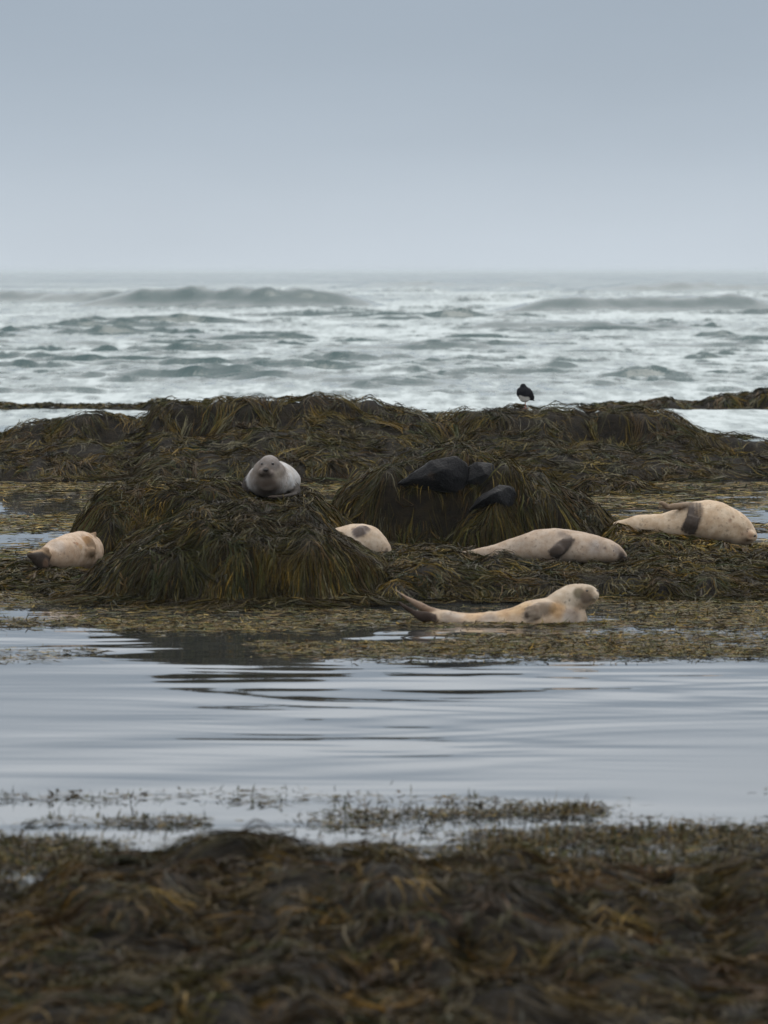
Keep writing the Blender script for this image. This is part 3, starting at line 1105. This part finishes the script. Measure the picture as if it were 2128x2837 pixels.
        out.polygons.foreach_set('use_smooth', np.ones(len(out.polygons), bool))
        nrm = np.zeros(n * 3, np.float32)
        out.vertices.foreach_get('normal', nrm)
        nrm = nrm.reshape(-1, 3)
        q = co.astype(float)
        bumpy = fbm(q[:, 0] * 7 + q[:, 1] * 3, q[:, 2] * 7 + q[:, 1] * 4, 400, 3) * lumps
        co = (co + nrm * bumpy[:, None]).astype(np.float32)      # folds and sags of blubber
        out.vertices.foreach_set('co', co.ravel())
        lo = co.min(0)
        hi = co.max(0)
        loc = Vector(((lo[0] + hi[0]) / 2, (lo[1] + hi[1]) / 2, lo[2]))
        out.transform(__import__('mathutils').Matrix.Translation(-loc))
        out.name = 'body'
        s.root = empty(s.name, loc)
        s.loc = loc
        s.body = obj('body', out, mat, s.root)
        s.fin = BVHTree.FromPolygons([v.co + loc for v in out.vertices], [tuple(p.vertices) for p in out.polygons])
        return s.root

    def skin(s, u, v):
        o_, d = ray(u, v)
        h = s.fin.ray_cast(o_, d)
        return h[0] if h[0] is not None else at(u, v, s.D)

    def bead(s, name, u, v, r, mat, depth=0.4):
        """small ball part set into the finished skin"""
        p = s.skin(u, v)
        o_, d = ray(u, v)
        bm = bmesh.new()
        bmesh.ops.create_uvsphere(bm, u_segments=12, v_segments=8, radius=1.0)
        for w in bm.verts:
            w.co = Vector((w.co.x * r[0], w.co.y * r[1], w.co.z * r[2])) + p + d * (r[1] * depth) - s.loc
        me = bpy.data.meshes.new(name)
        bm.to_mesh(me)
        bm.free()
        me.polygons.foreach_set('use_smooth', np.ones(len(me.polygons), bool))
        return obj(name, me, mat, s.root)

    def whiskers(s, u, v, dirs, length=0.07):
        V, Q = [], []
        rs = np.random.RandomState(5)
        for du, dv in dirs:
            p = s.skin(u + rs.uniform(-3, 3), v + rs.uniform(-3, 3))
            for k in range(6):
                a = p + Vector((du, -0.25, dv)).normalized() * (length * k / 5) + Vector((0, 0, -0.02 * (k / 5) ** 2))
                w = 0.0012 * (1 - k / 6)
                V += [a + Vector((0, 0, w)) - s.loc, a - Vector((0, 0, w)) - s.loc]
                if k:
                    n = len(V)
                    Q.append((n - 4, n - 3, n - 1, n - 2))
        return obj('whiskers', mesh_from('whiskers', [v[:] for v in V], quads=Q), WHISK, s.root)


CREAM, PINK, GREY, DARK = (0.50, 0.425, 0.33), (0.44, 0.35, 0.29), (0.36, 0.33, 0.31), (0.075, 0.058, 0.048)

# -- seal lying in the water's edge, head and tail up
b = Body('seal', 30.1)
b.cols = {0: (0.55, 0.445, 0.34), 1: (0.56, 0.48, 0.385), 2: (0.30, 0.25, 0.20), 3: (0.27, 0.20, 0.15), 4: (0.05, 0.036, 0.03)}
b.spine([(1168, 1708, 10, 0), (1192, 1699, 20, 0), (1225, 1689, 30, 0), (1262, 1694, 34, 0), (1300, 1697.5, 38, 0), (1345, 1695, 45, 0), (1385, 1691, 52, 0),
         (1424, 1681, 60, 0), (1462, 1667, 70, 0), (1500, 1659, 74, 0), (1540, 1652, 72, 0), (1575, 1650, 64, 0), (1603, 1662, 46, 0), (1622, 1680, 22, 0)], under=0.9)
b.spine([(1535, 1652, 46, 0), (1560, 1630, 44, -.01), (1588, 1617, 40, -.02), (1612, 1616, 35, -.03), (1632, 1620, 27, -.04), (1648, 1627, 19, -.05), (1656, 1637, 8, -.06)], idn=1, hint=(-.35, 0, 1))
b.ball(b.px(1645, 1650, -.07), (.035, .05, .035), 1)
b.loft([(b.px(1225, 1704, .02), .035, .05), (b.px(1190, 1692, .03), .032, .042), (b.px(1150, 1670, .03), .022, .034), (b.px(1115, 1648, .03), .015, .03), (b.px(1089, 1630, .03), .007, .012)], 3, hint=(.5, 0, .8))
b.loft([(b.px(1205, 1716, -.05), .04, .04), (b.px(1172, 1709, -.08), .042, .03), (b.px(1146, 1698, -.09), .026, .02), (b.px(1118, 1679, -.09), .015, .014), (b.px(1100, 1664, -.09), .007, .008)], 4, hint=(.5, 0, .8))
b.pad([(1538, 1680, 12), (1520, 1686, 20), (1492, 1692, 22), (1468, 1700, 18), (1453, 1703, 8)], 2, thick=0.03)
b.patch(1440, 1682, 44, (0.50, 0.34, 0.17), .6)
b.patch(1400, 1695, 36, (0.54, 0.36, 0.19), .5)
b.patch(1320, 1703, 40, (0.54, 0.36, 0.19), .55)
b.patch(1545, 1690, 34, (0.46, 0.29, 0.13), .7)
b.patch(1604, 1643, 22, (0.15, 0.13, 0.085), .9, .5)
b.patch(1624, 1656, 24, (0.14, 0.11, 0.085), .9, .5)
b.patch(1634, 1632, 16, (0.25, 0.21, 0.15), .7, .5)
b.patch(1645, 1642, 8, (0.12, 0.09, 0.07), .5)
b.patch(1458, 1705, 12, (0.06, 0.05, 0.045), .8)  # dark rim of the flipper, with the shadow beneath it painted in
b.patch(1585, 1712, 40, (0.33, 0.31, 0.30), .7)
b.patch(1250, 1716, 40, (0.33, 0.30, 0.28), .6)
b.patch(1350, 1722, 40, (0.33, 0.30, 0.28), .6)
b.patch(1578, 1663, 4, (0.08, 0.06, 0.05), .9)
b.patch(1567, 1669, 4, (0.14, 0.12, 0.10), .8)
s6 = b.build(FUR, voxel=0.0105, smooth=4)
tag(s6, 'cream seal arched at the edge of the water with head and tail raised', 'seal', 'seals hauled out on the seaweed')
b.bead('eye', 1626, 1637, (.011, .010, .009), EYE)
b.bead('nose', 1654, 1637, (.012, .012, .009), NOSE)
b.whiskers(1646, 1652, [(.6, -.5), (.7, -.3), (.5, -.8), (.3, -.9), (.8, -.1)], .08)

# -- grey seal facing the camera
b = Body('seal', 36.35)
b.cols = {0: (0.46, 0.47, 0.485), 1: (0.20, 0.18, 0.165), 2: (0.235, 0.22, 0.215), 3: (0.22, 0.20, 0.19), 4: (0.03, 0.026, 0.024)}


def P2(u, v, d):
    return b.px(u, v, d)


k = 1 / b.sc
b.loft([(P2(800, 1362, 1.15), 8 * k, 10 * k), (P2(796, 1352, 1.0), 20 * k, 22 * k), (P2(788, 1342, .75), 38 * k, 42 * k), (P2(776, 1334, .5), 49 * k, 58 * k), (P2(762, 1332, .25), 54 * k, 69 * k),
        (P2(753, 1333, .05), 53 * k, 71 * k), (P2(748, 1336, -.12), 47 * k, 64 * k), (P2(744, 1340, -.26), 34 * k, 42 * k), (P2(742, 1343, -.35), 18 * k, 22 * k)], 0, under=.9, seg=56)
b.ball(P2(744, 1330, -.14), (54 * k, .22, 48 * k), 1, seg=40, rings=24)
b.ball(P2(746, 1311, -.17), (46 * k, .19, 42 * k), 1, seg=40, rings=24)
b.ball(P2(747, 1291, -.24), (30 * k, .13, 29 * k), 2, seg=40, rings=24)
b.ball(P2(729, 1308, -.345), (13 * k, .05, 11 * k), 3, seg=28, rings=16)
b.ball(P2(747, 1309, -.34), (14 * k, .05, 11 * k), 3, seg=28, rings=16)
b.ball(P2(738, 1301, -.335), (14 * k, .06, 12 * k), 3, seg=28, rings=16)
b.ball(P2(738, 1316, -.31), (16 * k, .06, 11 * k), 3, seg=28, rings=16)
b.loft([(P2(700, 1322, -.02), .05, .05), (P2(690, 1338, -.08), .032, .055), (P2(682, 1356, -.14), .018, .05), (P2(672, 1366, -.2), .008, .02)], 4, hint=(.2, -1, .3))
b.loft([(P2(815, 1345, -.02), .05, .05), (P2(818, 1365, -.14), .034, .05), (P2(800, 1374, -.28), .022, .045), (P2(770, 1378, -.36), .018, .04), (P2(740, 1376, -.38), .008, .02)], 4, hint=(0, .3, 1))
b.patch(737, 1307, 15, (0.03, 0.025, 0.022), .95, .6)
b.patch(737, 1318, 15, (0.035, 0.028, 0.025), .9, .6)
b.patch(737, 1300, 11, (0.04, 0.033, 0.03), .85, .7)
b.patch(738, 1320, 12, (0.04, 0.032, 0.028), .8, .8)
b.patch(740, 1350, 70, (0.085, 0.070, 0.060), .95, .75)  # dark brown chest coat, deepened by shade painted into it
b.patch(735, 1345, 45, (0.075, 0.062, 0.052), .8, .7)
b.patch(760, 1306, 22, (0.36, 0.31, 0.28), .4, .8)
b.patch(772, 1315, 26, (0.28, 0.25, 0.21), .6, .8)
s2 = b.build(FUR, voxel=0.0115, smooth=4)
tag(s2, 'round grey seal facing the camera on top of the left mound', 'seal', 'seals hauled out on the seaweed')
b.bead('eye', 727, 1285, (.015, .011, .012), EYE)
b.bead('eye', 755, 1285, (.016, .011, .012), EYE)
b.bead('nose', 736, 1302, (.024, .014, .015), NOSE)

# -- seal seen from the tail end, far left
b = Body('seal', 34.5)
b.cols = {0: (0.53, 0.42, 0.325), 1: (0.30, 0.22, 0.15), 2: (0.045, 0.036, 0.03), 3: (0.34, 0.25, 0.16)}
b.loft([(b.px(112, 1553, -.42), 12 / b.sc, 14 / b.sc), (b.px(128, 1548, -.33), 30 / b.sc, 28 / b.sc), (b.px(155, 1540, -.2), 46 / b.sc, 44 / b.sc), (b.px(190, 1533, 0), 53 / b.sc, 52 / b.sc),
        (b.px(222, 1528, .22), 55 / b.sc, 56 / b.sc), (b.px(234, 1527, .45), 53 / b.sc, 54 / b.sc), (b.px(242, 1532, .68), 44 / b.sc, 42 / b.sc), (b.px(246, 1540, .88), 32 / b.sc, 30 / b.sc), (b.px(248, 1546, 1.0), 14 / b.sc, 14 / b.sc)], 0)
b.loft([(b.px(132, 1542, -.40), .04, .05), (b.px(112, 1534, -.47), .03, .04), (b.px(92, 1531, -.54), .016, .03), (b.px(71, 1530, -.60), .006, .012)], 3, hint=(0, .2, 1))
b.loft([(b.px(130, 1560, -.45), .07, .04), (b.px(110, 1553, -.54), .07, .03), (b.px(92, 1544, -.61), .046, .022), (b.px(74, 1536, -.67), .016, .01)], 2, hint=(0, 0, 1))
b.loft([(b.px(118, 1530, -.46), .02, .03), (b.px(128, 1524, -.46), .016, .026), (b.px(137, 1524, -.45), .008, .012)], 1, hint=(0, -1, .3))
b.pad([(236, 1489, 8), (248, 1500, 12), (256, 1516, 12), (257, 1532, 10), (254, 1540, 5)], 1, thick=.03, lift=.012)
b.loft([(b.px(252, 1488, .3), .02, .03), (b.px(262, 1480, .3), .016, .025), (b.px(269, 1475, .3), .006, .012)], 1, hint=(0, -1, .2))
b.ball(b.px(271, 1562, .25), (.03, .05, .025), 2)
b.patch(238, 1495, 20, (0.40, 0.25, 0.13), .8)
b.patch(250, 1484, 16, (0.44, 0.29, 0.16), .8)
b.patch(214, 1506, 8, (0.36, 0.20, 0.11), .9)
b.patch(224, 1515, 12, (0.42, 0.28, 0.15), .8)
b.patch(206, 1504, 5, (0.2, 0.11, 0.07), .8)
b.patch(128, 1560, 18, (0.22, 0.15, 0.11), .7)
b.patch(160, 1510, 34, (0.45, 0.42, 0.40), .5)
s1 = b.build(FUR, voxel=0.0125, smooth=3)
tag(s1, 'pinkish pale seal lying with tail flippers towards us beside the left mounds', 'seal', 'seals hauled out on the seaweed')

# -- half hidden seal in the middle
b = Body('seal', 35.4)
b.cols = {0: (0.58, 0.485, 0.385), 1: (0.21, 0.18, 0.17), 2: (0.06, 0.05, 0.045), 3: (0.10, 0.065, 0.045)}
b.spine([(795, 1472, 8, .15), (820, 1472, 14, .12), (860, 1477, 24, .05), (905, 1475, 36, 0), (941, 1462, 46, 0), (975, 1452, 52, 0), (1003, 1449.5, 54, 0), (1022, 1456, 50, 0), (1040, 1472, 42, 0),
         (1058, 1491, 32, 0), (1070, 1507, 22, 0), (1078, 1524, 11, 0), (1081, 1534, 4, 0)], under=.9)
b.loft([(b.px(806, 1470, .12), .03, .04), (b.px(790, 1448, .12), .018, .03), (b.px(772, 1428, .12), .010, .035), (b.px(757, 1427, .12), .006, .02)], 3, hint=(.6, 0, .8))
b.loft([(b.px(803, 1474, .06), .03, .04), (b.px(782, 1455, .02), .02, .03), (b.px(758, 1440, .0), .010, .03), (b.px(738, 1441, .0), .006, .015)], 3, hint=(.6, 0, .8))
b.pad([(1022, 1462, 7), (1010, 1466, 14), (994, 1471, 15), (981, 1476, 8)], 1, thick=.02)
b.patch(1066, 1536, 15, (0.05, 0.042, 0.038), .95)
b.patch(1072, 1524, 8, (0.10, 0.085, 0.075), .7)
b.patch(1003, 1458, 24, (0.23, 0.20, 0.19), .7)
s3 = b.build(FUR, voxel=0.0125, smooth=3)
tag(s3, 'pale seal half hidden behind the front mound, dark face down', 'seal', 'seals hauled out on the seaweed')

# -- long seal lying on the right platform
b = Body('seal', 34.9)
b.cols = {0: (0.48, 0.395, 0.32), 1: (0.085, 0.070, 0.062), 2: (0.35, 0.29, 0.24)}
b.spine([(1235, 1536, 4, .05), (1262, 1531, 7, .04), (1314, 1521, 14, .02), (1350, 1513, 20, 0), (1384, 1504, 27, 0), (1422, 1491, 35, 0), (1467, 1474, 44, 0), (1505, 1466.5, 49, 0), (1544, 1464.5, 51, 0),
         (1582, 1468, 50, 0), (1617, 1477, 47, 0), (1650, 1483, 43, 0), (1675, 1490, 38, 0), (1697, 1501, 31, 0), (1714, 1513, 22, 0), (1729, 1528, 12, 0), (1738, 1538, 5, 0)], under=.85)
b.pad([(1585, 1491, 7), (1572, 1503, 13), (1556, 1517, 16), (1541, 1530, 15), (1532, 1539, 8)], 1, thick=.022)
b.loft([(b.px(1300, 1530, .03), .02, .04), (b.px(1262, 1536, .05), .012, .045), (b.px(1228, 1541, .06), .006, .04)], 2, hint=(0, 0, 1))
b.patch(1556, 1480, 22, (0.22, 0.185, 0.16), .75, .8)
b.patch(1573, 1488, 18, (0.20, 0.17, 0.15), .7, .8)
b.patch(1712, 1524, 24, (0.22, 0.19, 0.175), .7, .8)
b.patch(1724, 1540, 19, (0.06, 0.048, 0.043), .95, .7)
b.patch(1440, 1500, 40, (0.36, 0.31, 0.26), .5, .9)
b.patch(1676, 1519, 6, (0.15, 0.12, 0.105), .8)
b.patch(1650, 1515, 34, (0.36, 0.34, 0.335), .6, .8)
s4 = b.build(FUR, voxel=0.0125, smooth=3)
tag(s4, 'long pale seal stretched out on weed, dark flipper against its side, snout down', 'seal', 'seals hauled out on the seaweed')
b.bead('nose', 1730, 1544, (.014, .012, .011), NOSE)
b.bead('eye', 1700, 1526, (.006, .006, .005), EYE)

# -- seal on its side, far right
b = Body('seal', 37.3)
b.cols = {0: (0.62, 0.505, 0.38), 1: (0.09, 0.076, 0.068), 2: (0.27, 0.21, 0.155)}
b.spine([(1700, 1446, 5, .1), (1716, 1440, 12, .08), (1738, 1436, 20, .05), (1769, 1427, 28, .02), (1810, 1425, 32, 0), (1842, 1423, 36, 0), (1880, 1410, 45, 0), (1918, 1390, 55, 0), (1950, 1386, 60, 0),
         (1977, 1389, 61, 0), (2004, 1400, 57, 0), (2031, 1415, 51, 0), (2055, 1433, 43, 0), (2073, 1450, 33, -.01), (2086, 1467, 21, -.03), (2093, 1481, 10, -.05)], under=.9)
b.ball(b.px(2078, 1484, -.08), (.05, .05, .05), 0)
b.ball(b.px(2087, 1480, -.09), (.025, .05, .022), 0)
b.ball(b.px(2080, 1492, -.10), (.03, .045, .022), 0)
b.loft([(b.px(1925, 1400, -.03), .035, .05), (b.px(1895, 1400, -.08), .028, .042), (b.px(1868, 1404, -.11), .024, .036), (b.px(1849, 1406, -.12), .022, .034), (b.px(1840, 1398, -.13), .022, .034),
        (b.px(1833, 1393, -.13), .015, .032), (b.px(1822, 1397, -.13), .006, .018)], 2, hint=(.3, 0, 1))
b.pad([(1926, 1394, 14), (1926, 1410, 19), (1922, 1430, 20), (1915, 1452, 19), (1906, 1474, 16)], 1, thick=.016)
b.patch(1900, 1406, 16, (0.20, 0.165, 0.13), .7)
for (u_, v_, r_) in ((1993, 1457, 5), (2023, 1442, 9), (2032, 1432, 7), (1950, 1398, 3), (1984, 1407, 3), (1792, 1447, 3.5), (1853, 1457, 5), (1990, 1436, 4), (2035, 1460, 4)):
    b.patch(u_, v_, r_, (0.22, 0.13, 0.09), .65, .9)
b.patch(2072, 1466, 5, (0.14, 0.08, 0.055), .8, .9)
b.patch(2086, 1474, 4.5, (0.10, 0.06, 0.045), .8, .9)
b.patch(2058, 1480, 9, (0.30, 0.17, 0.11), .6, .9)
b.patch(2076, 1478, 18, (0.33, 0.20, 0.13), .6, .9)
b.patch(2080, 1488, 9, (0.16, 0.10, 0.07), .7, .9)
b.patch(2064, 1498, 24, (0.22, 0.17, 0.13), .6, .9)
b.patch(2012, 1500, 34, (0.25, 0.21, 0.17), .6, .9)  # lowest patches: shade beneath the body painted into the coat
s5 = b.build(FUR, voxel=0.0105, smooth=3)
tag(s5, 'cream seal on its side at far right, one fore flipper lifted', 'seal', 'seals hauled out on the seaweed')
b.bead('nose', 2091, 1484, (.014, .014, .012), NOSE)
b.bead('eye', 2070, 1473, (.007, .006, .004), EYE)

# -- oystercatcher resting on the reef
b = Body('wading_bird', 52.9)
BK, WT = (0.008, 0.009, 0.012), (0.68, 0.66, 0.62)
b.cols = {0: BK, 1: WT, 2: (0.011, 0.011, 0.015)}
k = 1 / b.sc
b.loft([(b.px(1434, 1094, -.03), 6 * k, 6 * k), (b.px(1440, 1092, -.02), 17 * k, 15 * k), (b.px(1450, 1091, 0), 21 * k, 20 * k), (b.px(1460, 1093, .02), 19 * k, 19 * k), (b.px(1469, 1099, .04), 12 * k, 14 * k), (b.px(1476, 1106, .06), 5 * k, 8 * k)], 0, sub=6)
b.ball(b.px(1450, 1077, -.005), (11 * k, .045, 12 * k), 0)
b.ball(b.px(1449.5, 1070, -.005), (8 * k, .036, 7.5 * k), 0)
b.ball(b.px(1454, 1104, 0), (15 * k, .065, 10.5 * k), 1)
b.loft([(b.px(1462, 1082, -.05), .012, .03), (b.px(1468, 1092, -.05), .014, .05), (b.px(1472, 1102, -.02), .010, .03), (b.px(1479, 1109, .03), .004, .01)], 2, hint=(.3, -1, .3))
b.loft([(b.px(1467, 1104, .04), .010, .025), (b.px(1474, 1108, .07), .007, .022), (b.px(1481, 1110, .10), .003, .015)], 0, hint=(0, 0, 1))
b.patch(1443, 1102, 9, WT, .9, .3)
b.patch(1462, 1103, 5, WT, .8, .3)
b.patch(1448, 1109, 15, WT, 1, .3)
b.patch(1458, 1110, 14, WT, 1, .3)
bird = b.build(PLUME, voxel=0.005, smooth=2, lumps=0.002)
tag(bird, 'black and white wading bird resting on one leg on the reef', 'bird')
bm = bmesh.new()
p0, p1 = b.px(1456, 1112, 0), b.px(1455.5, 1131, 0)
bmesh.ops.create_cone(bm, segments=10, radius1=.005, radius2=.006, depth=(p0 - p1).length, cap_ends=True)
for v in bm.verts:
    v.co += (p0 + p1) / 2
for a in (-0.9, 0, 0.9):
    q = bmesh.ops.create_cone(bm, segments=6, radius1=.004, radius2=.002, depth=.035)
    from mathutils import Matrix
    for v in q['verts']:
        w = Vector((v.co.x, v.co.z - .0175, v.co.y))
        w.rotate(Matrix.Rotation(a, 3, 'Z'))
        v.co = p1 + w
for v in bm.verts:
    v.co -= b.loc
me = bpy.data.meshes.new('leg')
bm.to_mesh(me)
bm.free()
obj('leg', me, LEGM, b.root)

# ------------------------------------------------------------------ sea haze
V = [(-4000, -40, -2.5), (4000, -40, -2.5), (4000, 31000, -2.5), (-4000, 31000, -2.5)]
V += [(x, y, 4.2) for x, y, _ in V]
V = [(x * (8 if y > 0 else 1), y, z) for x, y, z in V]
me = bpy.data.meshes.new('haze')
me.from_pydata(V, [], [(0, 3, 2, 1), (4, 5, 6, 7), (0, 1, 5, 4), (1, 2, 6, 5), (2, 3, 7, 6), (3, 0, 4, 7)])
hm = bpy.data.materials.new('sea_haze')
hm.use_nodes = True
hn = hm.node_tree
hn.nodes.clear()
ho = hn.nodes.new('ShaderNodeOutputMaterial')
pv = hn.nodes.new('ShaderNodeVolumePrincipled')
pv.inputs['Color'].default_value = (0.78, 0.84, 0.88, 1)
pv.inputs['Density'].default_value = 0.00017
pv.inputs['Anisotropy'].default_value = 0.0
hn.links.new(pv.outputs[0], ho.inputs['Volume'])
hz = obj('haze', me, hm)
tag(hz, kind='stuff')
